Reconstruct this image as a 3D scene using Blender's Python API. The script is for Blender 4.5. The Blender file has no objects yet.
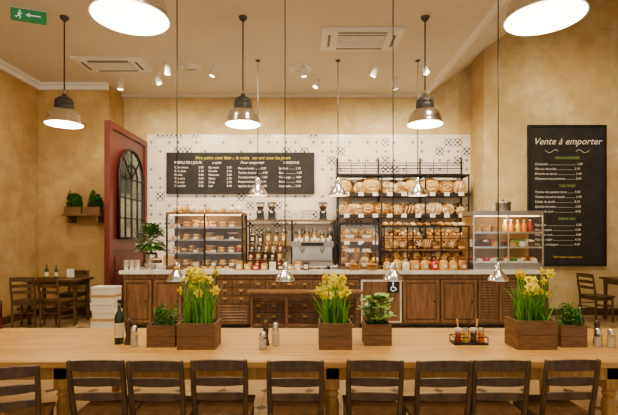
import bpy, math, random
from mathutils import Vector, Matrix
R = random.Random(11)
pi = math.pi

# ------------------------------------------------------------ materials
def lin(h):
    h = h.lstrip('#')
    o = []
    for i in (0, 2, 4):
        c = int(h[i:i+2], 16) / 255
        o.append(c/12.92 if c <= .04045 else ((c+.055)/1.055)**2.4)
    return (o[0], o[1], o[2], 1)

def newmat(name):
    m = bpy.data.materials.new(name); m.use_nodes = True
    nt = m.node_tree
    return m, nt, nt.nodes['Principled BSDF']

def mat(name, c1, c2=None, scale=8, rough=.6, metal=0, bump=0, stretch=(1, 1, 1), emit=0, contrast=(.35, .65), detail=5):
    m, nt, b = newmat(name)
    b.inputs['Roughness'].default_value = rough
    b.inputs['Metallic'].default_value = metal
    c2 = c2 or c1
    tc = nt.nodes.new('ShaderNodeTexCoord')
    mp = nt.nodes.new('ShaderNodeMapping'); mp.inputs['Scale'].default_value = stretch
    n = nt.nodes.new('ShaderNodeTexNoise'); n.inputs['Scale'].default_value = scale; n.inputs['Detail'].default_value = detail
    r = nt.nodes.new('ShaderNodeValToRGB')
    r.color_ramp.elements[0].position = contrast[0]; r.color_ramp.elements[1].position = contrast[1]
    r.color_ramp.elements[0].color = lin(c1); r.color_ramp.elements[1].color = lin(c2)
    L = nt.links.new
    L(tc.outputs['Object'], mp.inputs['Vector']); L(mp.outputs[0], n.inputs['Vector'])
    L(n.outputs['Fac'], r.inputs['Fac']); L(r.outputs['Color'], b.inputs['Base Color'])
    if bump:
        bp = nt.nodes.new('ShaderNodeBump'); bp.inputs['Strength'].default_value = bump; bp.inputs['Distance'].default_value = .01
        L(n.outputs['Fac'], bp.inputs['Height']); L(bp.outputs[0], b.inputs['Normal'])
    if emit:
        L(r.outputs['Color'], b.inputs['Emission Color']); b.inputs['Emission Strength'].default_value = emit
    return m

def glassmat(name, tint='#ffffff', op=.05):
    m = bpy.data.materials.new(name); m.use_nodes = True
    nt = m.node_tree; nt.nodes.clear(); L = nt.links.new
    out = nt.nodes.new('ShaderNodeOutputMaterial')
    t = nt.nodes.new('ShaderNodeBsdfTransparent'); t.inputs[0].default_value = lin(tint)
    g = nt.nodes.new('ShaderNodeBsdfGlossy'); g.inputs['Roughness'].default_value = .03
    mx = nt.nodes.new('ShaderNodeMixShader'); mx.inputs[0].default_value = op
    L(t.outputs[0], mx.inputs[1]); L(g.outputs[0], mx.inputs[2]); L(mx.outputs[0], out.inputs[0])
    return m

def mathn(nt, op, a, b=None, c=None):
    n = nt.nodes.new('ShaderNodeMath'); n.operation = op
    for i, v in enumerate((a, b, c)):
        if v is None: continue
        if isinstance(v, (int, float)): n.inputs[i].default_value = v
        else: nt.links.new(v, n.inputs[i])
    return n.outputs[0]

def mixc(nt, fac, a, b):
    n = nt.nodes.new('ShaderNodeMix'); n.data_type = 'RGBA'
    for idx, v in ((0, fac), (6, a), (7, b)):
        if isinstance(v, (tuple, float, int)): n.inputs[idx].default_value = v
        else: nt.links.new(v, n.inputs[idx])
    return n.outputs[2]

def plaster(name, dark, mid, light):
    m, nt, b = newmat(name); L = nt.links.new
    tc = nt.nodes.new('ShaderNodeTexCoord')
    def noise(s, d, dist=0):
        n = nt.nodes.new('ShaderNodeTexNoise'); n.inputs['Scale'].default_value = s; n.inputs['Detail'].default_value = d
        n.inputs['Distortion'].default_value = dist; L(tc.outputs['Object'], n.inputs['Vector']); return n.outputs['Fac']
    def ramp(f, a, c):
        n = nt.nodes.new('ShaderNodeMapRange'); n.inputs[1].default_value = a; n.inputs[2].default_value = c; L(f, n.inputs[0]); return n.outputs[0]
    big = ramp(noise(.8, 6, .6), .36, .66); small = ramp(noise(3.5, 10, .5), .35, .72); fine = noise(30, 4)
    c = mixc(nt, big, lin(mid), lin(light))
    c = mixc(nt, mathn(nt, 'MULTIPLY', small, .6), c, lin(dark))
    L(c, b.inputs['Base Color']); b.inputs['Roughness'].default_value = .85
    bp = nt.nodes.new('ShaderNodeBump'); bp.inputs['Strength'].default_value = .15; bp.inputs['Distance'].default_value = .01
    L(fine, bp.inputs['Height']); L(bp.outputs[0], b.inputs['Normal'])
    return m

def tilemat():
    m, nt, b = newmat('patterned_tiles')
    L = nt.links.new
    tc = nt.nodes.new('ShaderNodeTexCoord'); sp = nt.nodes.new('ShaderNodeSeparateXYZ'); L(tc.outputs['Object'], sp.inputs[0])
    S = .2
    u = mathn(nt, 'DIVIDE', sp.outputs['X'], S); v = mathn(nt, 'DIVIDE', sp.outputs['Z'], S)
    fu = mathn(nt, 'FLOOR', u); fv = mathn(nt, 'FLOOR', v)
    du = mathn(nt, 'ABSOLUTE', mathn(nt, 'SUBTRACT', mathn(nt, 'SUBTRACT', u, fu), .5))
    dv = mathn(nt, 'ABSOLUTE', mathn(nt, 'SUBTRACT', mathn(nt, 'SUBTRACT', v, fv), .5))
    cb = nt.nodes.new('ShaderNodeCombineXYZ'); L(fu, cb.inputs[0]); L(fv, cb.inputs[1])
    wn = nt.nodes.new('ShaderNodeTexWhiteNoise'); wn.noise_dimensions = '2D'; L(cb.outputs[0], wn.inputs['Vector'])
    rnd = wn.outputs['Value']
    grout = mathn(nt, 'GREATER_THAN', mathn(nt, 'MAXIMUM', du, dv), .485)
    pa = mathn(nt, 'GREATER_THAN', mathn(nt, 'MULTIPLY', mathn(nt, 'COSINE', mathn(nt, 'MULTIPLY', du, 4*pi)), mathn(nt, 'COSINE', mathn(nt, 'MULTIPLY', dv, 4*pi))), .15)
    pa = mathn(nt, 'MULTIPLY', pa, mathn(nt, 'GREATER_THAN', rnd, .86))
    dia = mathn(nt, 'LESS_THAN', mathn(nt, 'ADD', du, dv), .2)
    pb = mathn(nt, 'MULTIPLY', dia, mathn(nt, 'GREATER_THAN', rnd, .45))
    base = mixc(nt, rnd, lin('#f0e6d4'), lin('#e6d9c2'))
    c = mixc(nt, pb, base, lin('#7c7c88'))
    c = mixc(nt, pa, c, lin('#2c3c62'))
    c = mixc(nt, grout, c, lin('#c0b098'))
    L(c, b.inputs['Base Color']); b.inputs['Roughness'].default_value = .3
    return m

def floormat():
    m, nt, b = newmat('floor_tiles')
    L = nt.links.new
    tc = nt.nodes.new('ShaderNodeTexCoord'); sp = nt.nodes.new('ShaderNodeSeparateXYZ'); L(tc.outputs['Object'], sp.inputs[0])
    S = .45
    u = mathn(nt, 'DIVIDE', sp.outputs['X'], S); v = mathn(nt, 'DIVIDE', sp.outputs['Y'], S)
    du = mathn(nt, 'ABSOLUTE', mathn(nt, 'SUBTRACT', mathn(nt, 'FRACT', u), .5))
    dv = mathn(nt, 'ABSOLUTE', mathn(nt, 'SUBTRACT', mathn(nt, 'FRACT', v), .5))
    dark = mathn(nt, 'GREATER_THAN', mathn(nt, 'ADD', du, dv), .86)
    grout = mathn(nt, 'GREATER_THAN', mathn(nt, 'MAXIMUM', du, dv), .49)
    n = nt.nodes.new('ShaderNodeTexNoise'); n.inputs['Scale'].default_value = 3; L(tc.outputs['Object'], n.inputs['Vector'])
    base = mixc(nt, n.outputs['Fac'], lin('#9a7c54'), lin('#bca074'))
    c = mixc(nt, grout, base, lin('#6d563c'))
    c = mixc(nt, dark, c, lin('#4a3828'))
    L(c, b.inputs['Base Color']); b.inputs['Roughness'].default_value = .35
    return m

def plankmat(name, ca, cb_, cd, width):
    m, nt, b = newmat(name)
    L = nt.links.new
    tc = nt.nodes.new('ShaderNodeTexCoord'); sp = nt.nodes.new('ShaderNodeSeparateXYZ'); L(tc.outputs['Object'], sp.inputs[0])
    fl = mathn(nt, 'FLOOR', mathn(nt, 'DIVIDE', sp.outputs['Y'], width))
    wn = nt.nodes.new('ShaderNodeTexWhiteNoise'); wn.noise_dimensions = '1D'; L(fl, wn.inputs['W'])
    mp = nt.nodes.new('ShaderNodeMapping'); mp.inputs['Scale'].default_value = (.7, 12, 12); L(tc.outputs['Object'], mp.inputs[0])
    n = nt.nodes.new('ShaderNodeTexNoise'); n.inputs['Scale'].default_value = 3; n.inputs['Detail'].default_value = 8; L(mp.outputs[0], n.inputs['Vector'])
    c = mixc(nt, wn.outputs['Value'], lin(ca), lin(cb_))
    f = mathn(nt, 'MULTIPLY', mathn(nt, 'POWER', n.outputs['Fac'], 2.2), 1.9)
    c = mixc(nt, f, c, lin(cd))
    L(c, b.inputs['Base Color']); b.inputs['Roughness'].default_value = .4
    return m

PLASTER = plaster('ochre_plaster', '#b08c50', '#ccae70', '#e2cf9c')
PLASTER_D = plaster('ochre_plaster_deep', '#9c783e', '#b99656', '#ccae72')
CEIL = mat('ceiling_paint', '#dfd5c4', '#e6dccb', 1, .9)
WHITE = mat('white_paint', '#f2efe9', '#f6f3ed', 2, .7)
TILE = tilemat()
FLOOR = floormat()
TABLE = plankmat('honey_pine', '#dba956', '#e8be70', '#a87834', .157)
PINE = mat('pine_leg', '#a8782e', '#c69648', 6, .5, stretch=(6, 6, .8))
DWOOD = mat('dark_chair_wood', '#3e2812', '#5e4222', 7, .4, stretch=(3, 3, 1))
CWOOD = mat('counter_wood', '#4c321a', '#6c4a28', 5, .5, stretch=(1, 1, 6))
CWOOD2 = mat('counter_panel_wood', '#5e4022', '#825c34', 5, .5, stretch=(5, 5, .7))
BOXW = mat('planter_wood', '#5c3e1c', '#7c5a30', 9, .7, stretch=(1, 1, 6))
MARBLE = mat('marble', '#d9d2c6', '#efebe3', 4, .2, contrast=(.4, .55))
BLACK = mat('black_iron', '#15120f', '#221c17', 10, .5, .3)
BLACKP = mat('black_plastic', '#14110f', None, 5, .4)
CHALKB = mat('chalkboard', '#1c1b19', '#262422', 3, .85)
CHALK = mat('chalk', '#ece8de', None, 20, .9)
CHALKY = mat('chalk_yellow', '#d8c440', None, 20, .9)
CHALKG = mat('chalk_green', '#8fae4a', None, 20, .9)
CHROME = mat('chrome', '#e2dfda', '#eeece8', 3, .2, 1)
STEEL = mat('steel', '#b0aaa2', '#c4beb6', 3, .3, 1)
GREY = mat('grey_cast', '#4e4b48', '#5c5955', 5, .45, .5)
INNER = mat('shade_enamel', '#fff2da', None, 3, .5, emit=1.2)
BULB = mat('bulb_glow', '#ffe0ac', None, 3, .5, emit=16)
STRIP = mat('warm_strip', '#ffd290', None, 3, .5, emit=6)
GLASS = glassmat('clear_glass')
JARG = glassmat('jar_glass', '#e8e4da', .1)
MIRR = mat('arched_glass', '#5f675e', '#848a7c', 2, .12, .6)
RED = mat('oxblood_paint', '#4e150e', '#601e14', 3, .45)
XRED = mat('extinguisher_red', '#b01810', None, 3, .3)
CRUST = mat('bread_crust', '#84501e', '#c89448', 9, .8, bump=.3)
CRUST2 = mat('golden_crust', '#b87c2a', '#e2b45e', 12, .6, bump=.2)
CRUST3 = mat('dark_rye_crust', '#4a2810', '#845428', 12, .85, bump=.3)
CRUST4 = mat('floured_crust', '#a87438', '#e8d2a2', 7, .9, bump=.2, contrast=(.4, .58))
FLOUR = mat('flour', '#f0dcb4', '#dcbc84', 20, .9)
CREAM = mat('cream', '#f0dcb4', '#f6e8cc', 10, .5)
CASEB = mat('case_back_panel', '#a87c3c', '#b88e4c', 3, .6)
BERRY = mat('berry', '#8e1612', '#b83018', 20, .3)
CHOC = mat('chocolate', '#3a1d10', '#54301c', 12, .4)
PAPER = mat('paper', '#e0d7c4', '#eae2d2', 4, .8)
KRAFT = mat('kraft_paper', '#b0843c', '#c89c58', 8, .8)
COFFEE = mat('coffee_beans', '#2e1a0e', '#5a3820', 60, .6)
GRAIN = mat('grains', '#b88438', '#d8aa5c', 60, .8)
WICKER = mat('wicker', '#8a5a24', '#b5803c', 50, .8, bump=.5)
LEAF = mat('daffodil_leaf', '#3f7c08', '#6aac14', 10, .5)
LEAFD = mat('herb_leaf', '#28560c', '#4c841a', 20, .6)
LEAFL = mat('broad_leaf', '#649428', '#a0c458', 14, .45)
YEL = mat('daffodil_yellow', '#ecdc00', '#f4e800', 10, .6)
ORAN = mat('daffodil_cup', '#ecc000', '#f0cc00', 10, .6)
YEL.node_tree.nodes['Principled BSDF'].inputs['Specular IOR Level'].default_value = .1
ORAN.node_tree.nodes['Principled BSDF'].inputs['Specular IOR Level'].default_value = .1
SOIL = mat('soil', '#2c1e14', '#3c2a1c', 30, .9)
BOTTLE = mat('green_bottle', '#16260e', '#22361a', 4, .12)
LABEL = mat('bottle_label', '#d8c890', '#e6dab0', 10, .7)
CERAM = mat('white_ceramic', '#ece8e0', None, 5, .25)
GREEN = mat('sign_green', '#2c8a4c', None, 5, .5, emit=.25)
SIGNW = mat('sign_white', '#f2f2ec', None, 5, .5, emit=.5)
JUICE = mat('orange_juice', '#f07800', None, 5, .3)
JUICEY = mat('yellow_juice', '#f0c810', None, 5, .3)
PINK = mat('sauce_red', '#b01c10', None, 5, .3)

# ------------------------------------------------------------ mesh builder
class MB:
    def __init__(s, name):
        s.name = name; s.v = []; s.f = []; s.fm = []; s.fs = []; s.mats = []; s.M = None
    def mi(s, m):
        if m not in s.mats: s.mats.append(m)
        return s.mats.index(m)
    def add(s, vs, fs, m, sm=False):
        b = len(s.v)
        if s.M is not None: vs = [s.M @ Vector(p) for p in vs]
        s.v += [tuple(p) for p in vs]
        i = s.mi(m)
        for f in fs:
            s.f.append([b+k for k in f]); s.fm.append(i); s.fs.append(sm)
    def b(s, x0, x1, y0, y1, z0, z1, m):
        vs = [(x, y, z) for z in (z0, z1) for y in (y0, y1) for x in (x0, x1)]
        s.add(vs, [(0, 2, 3, 1), (4, 5, 7, 6), (0, 1, 5, 4), (2, 6, 7, 3), (0, 4, 6, 2), (1, 3, 7, 5)], m)
    def c(s, cx, cy, cz, sx, sy, sz, m):
        s.b(cx-sx/2, cx+sx/2, cy-sy/2, cy+sy/2, cz-sz/2, cz+sz/2, m)
    def lathe(s, x, y, z, prof, m, n=20, close=False):
        vs = []; fs = []
        for r, h in prof:
            for k in range(n):
                a = 2*pi*k/n
                vs.append((x+r*math.cos(a), y+r*math.sin(a), z+h))
        for i in range(len(prof)-1):
            for k in range(n):
                k2 = (k+1) % n
                fs.append((i*n+k, i*n+k2, (i+1)*n+k2, (i+1)*n+k))
        s.add(vs, fs, m, True)
        if close:
            s.add([vs[k] for k in range(n)], [tuple(reversed(range(n)))], m)
            o = (len(prof)-1)*n
            s.add([vs[o+k] for k in range(n)], [tuple(range(n))], m)
    def cyl(s, x, y, z0, z1, r, m, n=16, r1=None):
        s.lathe(x, y, z0, [(r, 0), (r if r1 is None else r1, z1-z0)], m, n, True)
    def tube(s, pts, rs, m, n=8):
        pts = [Vector(p) for p in pts]
        if isinstance(rs, (int, float)): rs = [rs]*len(pts)
        vs = []; fs = []
        for i, p in enumerate(pts):
            d = (pts[min(i+1, len(pts)-1)] - pts[max(i-1, 0)]).normalized()
            up = Vector((0, 0, 1)) if abs(d.z) < .9 else Vector((1, 0, 0))
            a = d.cross(up).normalized(); b = d.cross(a).normalized()
            for k in range(n):
                t = 2*pi*k/n
                vs.append(p + (a*math.cos(t)+b*math.sin(t))*rs[i])
        for i in range(len(pts)-1):
            for k in range(n):
                k2 = (k+1) % n
                fs.append((i*n+k, i*n+k2, (i+1)*n+k2, (i+1)*n+k))
        fs.append(tuple(reversed(range(n)))); fs.append(tuple(range((len(pts)-1)*n, len(pts)*n)))
        s.add(vs, fs, m, True)
    def sph(s, cx, cy, cz, rx, ry, rz, m, n=12, h=8):
        vs = [(cx, cy, cz-rz)]; fs = []
        for i in range(1, h):
            p = -pi/2+pi*i/h
            for k in range(n):
                a = 2*pi*k/n
                vs.append((cx+rx*math.cos(p)*math.cos(a), cy+ry*math.cos(p)*math.sin(a), cz+rz*math.sin(p)))
        vs.append((cx, cy, cz+rz)); T = len(vs)-1
        for k in range(n):
            k2 = (k+1) % n
            fs.append((0, 1+k2, 1+k))
            for i in range(h-2):
                fs.append((1+i*n+k, 1+i*n+k2, 1+(i+1)*n+k2, 1+(i+1)*n+k))
            fs.append((T, 1+(h-2)*n+k, 1+(h-2)*n+k2))
        s.add(vs, fs, m, True)
    def strip(s, pts, ws, side, m):
        side = Vector(side).normalized(); vs = []; fs = []
        for p, w in zip(pts, ws):
            p = Vector(p); vs += [p-side*w, p+side*w]
        for i in range(len(pts)-1):
            fs.append((2*i, 2*i+1, 2*i+3, 2*i+2))
        s.add(vs, fs, m, True)
    def prism_xz(s, poly, y0, y1, m):
        n = len(poly)
        vs = [(x, y0, z) for x, z in poly]+[(x, y1, z) for x, z in poly]
        fs = [tuple(range(n)), tuple(reversed(range(n, 2*n)))]
        for i in range(n):
            j = (i+1) % n
            fs.append((i, i+n, j+n, j))
        s.add(vs, fs, m)
    def build(s, loc=(0, 0, 0), rz=0, bevel=0):
        me = bpy.data.meshes.new(s.name)
        me.from_pydata(s.v, [], s.f)
        for m in s.mats: me.materials.append(m)
        me.polygons.foreach_set('material_index', s.fm)
        me.polygons.foreach_set('use_smooth', s.fs)
        me.update()
        o = bpy.data.objects.new(s.name, me); bpy.context.scene.collection.objects.link(o)
        o.location = loc; o.rotation_euler = (0, 0, rz)
        if bevel:
            bv = o.modifiers.new('bevel', 'BEVEL'); bv.width = bevel; bv.segments = 2; bv.limit_method = 'ANGLE'; bv.angle_limit = .7
        return o

def dup(o, name, loc, rz=0, sc=1):
    n = o.copy(); n.name = name; n.location = loc; n.rotation_euler = (0, 0, rz); n.scale = (sc, sc, sc)
    bpy.context.scene.collection.objects.link(n)
    return n

def text(name, body, size, loc, m, parent=None, align='LEFT', rz=0, space=1.0, yrot=0, shear=0):
    cu = bpy.data.curves.new(name, 'FONT'); cu.body = body; cu.size = size; cu.align_x = align
    cu.space_line = space; cu.extrude = .001; cu.materials.append(m); cu.resolution_u = 2; cu.shear = shear
    o = bpy.data.objects.new(name, cu); bpy.context.scene.collection.objects.link(o)
    o.rotation_euler = (pi/2, yrot, rz); o.location = loc
    if parent: o.parent = parent
    return o

# ------------------------------------------------------------ room shell
CH = 4.75
m = MB('floor'); m.b(-5.7, 7.6, -1.5, 9.75, -.1, 0, FLOOR); m.build()
m = MB('ceiling'); m.b(-5.57, 2.6, -1.5, 9.6, CH, CH+.12, CEIL); m.build()
SL = .70
m = MB('ceiling_slope')
m.prism_xz([(2.6, CH), (7.5, CH+SL*4.9), (7.5, CH+SL*4.9+.12), (2.6, CH+.12)], -1.5, 9.6, WHITE); m.build()
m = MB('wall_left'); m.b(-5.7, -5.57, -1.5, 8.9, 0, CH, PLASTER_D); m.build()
m = MB('wall_right'); m.b(7.5, 7.62, -1.5, 8.84, 0, CH+SL*4.9, PLASTER); m.build()
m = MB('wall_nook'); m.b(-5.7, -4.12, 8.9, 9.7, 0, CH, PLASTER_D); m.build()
m = MB('wall_back')
m.prism_xz([(-4.12, 0), (3.58, 0), (3.58, CH+SL*.98), (2.6, CH), (-4.12, CH)], 9.6, 9.7, PLASTER)
m.b(-3.6, 3.58, 9.585, 9.6, 0, 3.87, TILE)
m.build()
m = MB('wall_right_back')
m.prism_xz([(3.58, 0), (7.5, 0), (7.5, CH+SL*4.9), (3.58, CH+SL*.98)], 8.84, 9.7, PLASTER); m.build()
m = MB('baseboard_left'); m.b(-5.57, -5.545, -1.5, 8.9, 0, .14, DWOOD); m.build()
m = MB('baseboard_nook'); m.b(-5.545, -4.12, 8.875, 8.9, 0, .14, DWOOD); m.build()
m = MB('baseboard_right_back'); m.b(4.2, 7.5, 8.815, 8.84, 0, .14, DWOOD); m.build()
m = MB('trim_left')
m.b(-5.57, -5.45, -1.5, 8.9, CH-.05, CH, WHITE); m.b(-5.57, -5.51, -1.5, 8.9, CH-.13, CH-.05, WHITE); m.build()
m = MB('trim_nook')
m.b(-5.45, -4.12, 8.78, 8.9, CH-.05, CH, WHITE); m.b(-5.51, -4.12, 8.84, 8.9, CH-.13, CH-.05, WHITE); m.build()
m = MB('trim_back'); m.b(-4.12, 2.6, 9.5, 9.6, CH-.06, CH, CEIL); m.build()
m = MB('trim_ceiling_edge'); m.b(2.52, 2.6, -1.5, 9.5, CH-.06, CH, WHITE); m.build()

# oxblood open door leaf with arched iron window
m = MB('door_1')
DX = -3.6
m.b(DX-.07, DX, 7.74, 9.55, 0, 3.7, RED)
for (y0, y1, z0, z1) in ((7.74, 7.86, 0, 3.7), (9.43, 9.55, 0, 3.7), (7.86, 9.43, 3.58, 3.7), (7.86, 9.43, 1.35, 1.5), (7.86, 9.43, 0, .2)):
    m.b(DX, DX+.03, y0, y1, z0, z1, RED)
m.b(DX, DX+.015, 8.0, 9.3, .3, 1.25, RED)
m.build(bevel=.004)
m = MB('arched_window')
cy, hw, zb, zs = 8.66, .58, 1.58, 2.75
n = 16
arc = [(cy-hw*math.cos(pi*i/n), zs+hw*math.sin(pi*i/n)) for i in range(n+1)]
poly = [(cy-hw, zb)]+arc+[(cy+hw, zb)]
X0 = DX+.032
m.add([(X0+.01, y, z) for y, z in poly], [tuple(range(len(poly)))], MIRR)
m.tube([(X0+.02, y, z) for y, z in poly+[poly[0]]], .028, BLACK, 6)
for t in (-.29, 0, .29):
    m.tube([(X0+.02, cy+t, zb), (X0+.02, cy+t, zs)], .012, BLACK, 6)
for z in (1.97, 2.36, 2.75):
    m.tube([(X0+.02, cy-hw, z), (X0+.02, cy+hw, z)], .012, BLACK, 6)
for a in (.25, .5, .75):
    m.tube([(X0+.02, cy, zs), (X0+.02, cy-hw*math.cos(pi*a), zs+hw*math.sin(pi*a))], .012, BLACK, 6)
m.tube([(X0+.02, cy-hw*.5*math.cos(pi*i/10), zs+hw*.5*math.sin(pi*i/10)) for i in range(11)], .012, BLACK, 6)
m.build()

# ------------------------------------------------------------ ceiling fixtures
def ac(loc, w, d):
    m = MB('air_conditioning_vent')
    m.b(-w/2, w/2, -d/2, d/2, -.035, 0, WHITE)
    m.b(-w/2+.05, w/2-.05, -d/2+.05, d/2-.05, -.045, -.035, WHITE)
    gw, gd = w*.3, d*.27
    m.b(-gw, gw, -gd, gd, -.052, -.045, GREY)
    for i in range(9):
        y = -gd+2*gd*(i+.5)/9
        m.b(-gw, gw, y-.012, y+.012, -.06, -.052, WHITE)
    for sx in (-1, 1):
        m.b(sx*(w/2-.12)-.02, sx*(w/2-.12)+.02, -gd, gd, -.05, -.045, GREY)
    for sy in (-1, 1):
        m.b(-gw, gw, sy*(d/2-.1)-.02, sy*(d/2-.1)+.02, -.05, -.045, GREY)
    m.build(loc)
ac((.82, 6.85, CH), 1.25, .75)
ac((-3.56, 7.85, CH), 1.2, .65)

m = MB('exit_sign')
m.b(-.25, .25, -.025, .025, -.2, -.02, GREEN)
m.b(-.26, .26, -.02, .03, -.02, 0, WHITE)
m.b(-.235, .235, -.03, -.025, -.19, -.03, GREEN)
m.b(.02, .17, -.034, -.03, -.115, -.1, SIGNW)
m.add([(.02, -.034, -.14), (.02, -.034, -.075), (-.04, -.034, -.107)], [(0, 1, 2)], SIGNW)
m.sph(-.12, -.033, -.06, .014, .004, .014, SIGNW, 8, 6)
m.tube([(-.12, -.033, -.08), (-.13, -.033, -.12)], .011, SIGNW, 6)
m.tube([(-.13, -.033, -.12), (-.11, -.033, -.145), (-.12, -.033, -.175)], .007, SIGNW, 6)
m.tube([(-.13, -.033, -.12), (-.16, -.033, -.15), (-.185, -.033, -.15)], .007, SIGNW, 6)
m.tube([(-.15, -.033, -.105), (-.12, -.033, -.085), (-.09, -.033, -.1)], .006, SIGNW, 6)
o = m.build((-3.87, 5.97, CH), rz=.35)
o.scale = (.85, .85, .9)

def spot(x, y, aim=(0, 1, -1)):
    m = MB('ceiling_spotlight')
    m.cyl(0, 0, -.02, 0, .06, WHITE, 16)
    m.tube([(0, 0, -.02), (0, 0, -.09)], .012, WHITE, 8)
    a = Vector(aim).normalized(); c = Vector((0, 0, -.14))
    m.tube([c-a*.09, c+a*.07], [.045, .06], WHITE, 14)
    m.tube([c+a*.07, c+a*.074], .048, BULB, 14)
    m.build((x, y, CH))
for x, y in ((-3.75, 8.6), (-2.9, 8.3), (-2.55, 7.8), (-1.75, 7.9), (-.1, 7.9), (.15, 8.5), (1.2, 7.9), (2.1, 7.8), (1.7, 8.6)):
    spot(x, y, (R.uniform(-.5, .5), R.uniform(-.5, .3), -1))
def ring(x, y):
    m = MB('ceiling_speaker')
    m.lathe(0, 0, 0, [(.2, 0), (.2, -.02), (.16, -.03), (.15, -.015), (.0, -.015)], WHITE, 24)
    m.lathe(0, 0, 0, [(.13, -.018), (.12, -.024), (.0, -.024)], STEEL, 20)
    m.build((x, y, CH))
ring(-2.2, 8.0); ring(-.16, 8.05)

# big pendant lamps
def light(name, kind, loc, e, col=(1, .82, .56), r=.1, parent=None, rot=None, ang=None, blend=.6):
    l = bpy.data.lights.new(name, kind); l.energy = e; l.color = col
    if kind != 'AREA': l.shadow_soft_size = r
    if ang: l.spot_size = ang; l.spot_blend = blend
    o = bpy.data.objects.new(name, l); bpy.context.scene.collection.objects.link(o); o.location = loc
    if rot: o.rotation_euler = rot
    if parent: o.parent = parent
    return o

def pendant(x, y, zb, s=1, e=60):
    m = MB('pendant_lamp')
    out = [(.26, 0), (.262, .012), (.25, .02), (.245, .06), (.225, .13), (.185, .19), (.135, .225), (.115, .235)]
    m.lathe(0, 0, 0, [(r*s, h*s) for r, h in out], CHROME, 32)
    m.lathe(0, 0, 0, [(r*s*.97, h*s-.002) for r, h in out]+[(0, .22*s)], INNER, 32)
    cap = [(.125, .225), (.13, .24), (.13, .29), (.12, .30), (.12, .31), (.13, .315), (.128, .34), (.105, .38), (.06, .405), (.035, .41), (.03, .45), (0, .45)]
    m.lathe(0, 0, 0, [(r*s, h*s) for r, h in cap], GREY, 28)
    for k in range(8):
        a = k*pi/4
        m.tube([(.132*s*math.cos(a), .132*s*math.sin(a), .24*s), (.12*s*math.cos(a), .12*s*math.sin(a), .36*s)], .008, GREY, 6)
    m.lathe(0, 0, 0, [(.014, .45*s), (.014, .5*s)], CHROME, 10)
    m.sph(0, 0, .1*s, .055*s, .055*s, .075*s, BULB)
    m.tube([(0, 0, .44*s), (0, 0, CH-zb-.05)], .01, BLACK, 8)
    m.lathe(0, 0, CH-zb, [(.06, 0), (.06, -.025), (.03, -.06), (0, -.06)], GREY, 18)
    o = m.build((x, y, zb))
    light('lamp_light', 'POINT', (0, 0, -.03), e, r=.12, parent=o)
for x in (-3.5, -.945, 1.66):
    pendant(x, 6.18, 3.21, .97, 100)
pendant(-1.28, 3.1, 3.17, 1.04, 95)
pendant(1.69, 3.1, 3.17, 1.04, 95)

def small_pendant(x, y, zb, s):
    m = MB('mini_pendant_lamp')
    out = [(.09, 0), (.088, .01), (.065, .05), (.035, .085), (.025, .1), (.024, .14), (.012, .15), (.006, .16)]
    m.lathe(0, 0, 0, [(r*s, h*s) for r, h in out], CHROME, 24)
    m.lathe(0, 0, 0, [(r*s*.95, h*s-.002) for r, h in out[:5]]+[(0, .09*s)], INNER, 24)
    m.sph(0, 0, .03*s, .022*s, .022*s, .025*s, BULB, 10, 6)
    m.tube([(0, 0, .15*s), (0, 0, CH-zb)], .005 if s < 1.5 else .008, BLACK, 6)
    m.lathe(0, 0, CH-zb, [(.045, 0), (.045, -.02), (.01, -.03), (0, -.03)], GREY, 12)
    m.build((x, y, zb))
for x in (-1.13, -.205, .72, 1.62):
    small_pendant(x, 3.7, 1.23, .95)
for x in (-.91, .517, 1.94):
    small_pendant(x, 7.7, 2.34, 2.0)

# ------------------------------------------------------------ chalkboards
m = MB('menu_chalkboard')
m.b(-1.6, 1.6, -.03, .05, -.42, .42, CHALKB)
for a in ((-1.62, 1.62, .42, .45), (-1.62, 1.62, -.45, -.42)): m.b(a[0], a[1], -.04, .05, a[2], a[3], BLACK)
m.b(-1.63, -1.6, -.04, .05, -.45, .45, BLACK); m.b(1.6, 1.63, -.04, .05, -.45, .45, BLACK)
m.b(-.15, -.13, -.04, -.03, -.42, .42, BLACK)
mb = m.build((-1.51, 9.533, 3.01))
text('chalk_title', 'Nos pains sont faits a la main,  ouvert tous les jours', .1, (-1.0, -.033, .3), CHALKY, mb, shear=.3)
text('chalk_heading', 'MENU DU JOUR', .085, (-1.45, -.033, .2), CHALK, mb)
txt1 = 'Cafe creme\nCafe latte\nMocha\nThe vert\nThe noir\nChocolat'
txt2 = 'Pain au levain ........ 3.20\nTartine du jour ....... 4.50\nCroissant beurre ... 1.80\nSoupe maison ....... 5.10\nQuiche du chef ...... 6.20'
text('chalk_list_a', txt1, .065, (-1.45, -.033, .1), CHALK, mb, space=1.25)
text('chalk_list_b', '2.80\n3.10\n3.40\n2.50\n2.50\n3.20', .065, (-.92, -.033, .1), CHALK, mb, space=1.25)
text('chalk_list_c', '2.95\n3.30\n3.60\n2.70\n2.70\n3.40', .065, (-.3, -.033, .1), CHALK, mb, space=1.25)
text('chalk_heading', 'a table', .075, (-.62, -.033, .2), CHALK, mb, shear=.3)
text('chalk_list_d', 'Espresso\nDouble\nNoisette\nGlace\nSirop\nLait', .065, (-.7, -.033, .1), CHALK, mb, space=1.25)
text('chalk_list_e', txt2, .065, (-.05, -.033, .08), CHALK, mb, space=1.5)
text('chalk_list_f', 'Jus frais ......... 3.10\nEau .................. 1.60\nVin rouge ...... 4.80\nBiere .............. 4.20\nLimonade ..... 2.90', .065, (.85, -.033, .08), CHALK, mb, space=1.5)
text('chalk_heading', 'Pour emporter', .085, (.0, -.033, .2), CHALK, mb, shear=.3)
text('chalk_heading', 'BOISSONS', .075, (.95, -.033, .2), CHALK, mb)

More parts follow.
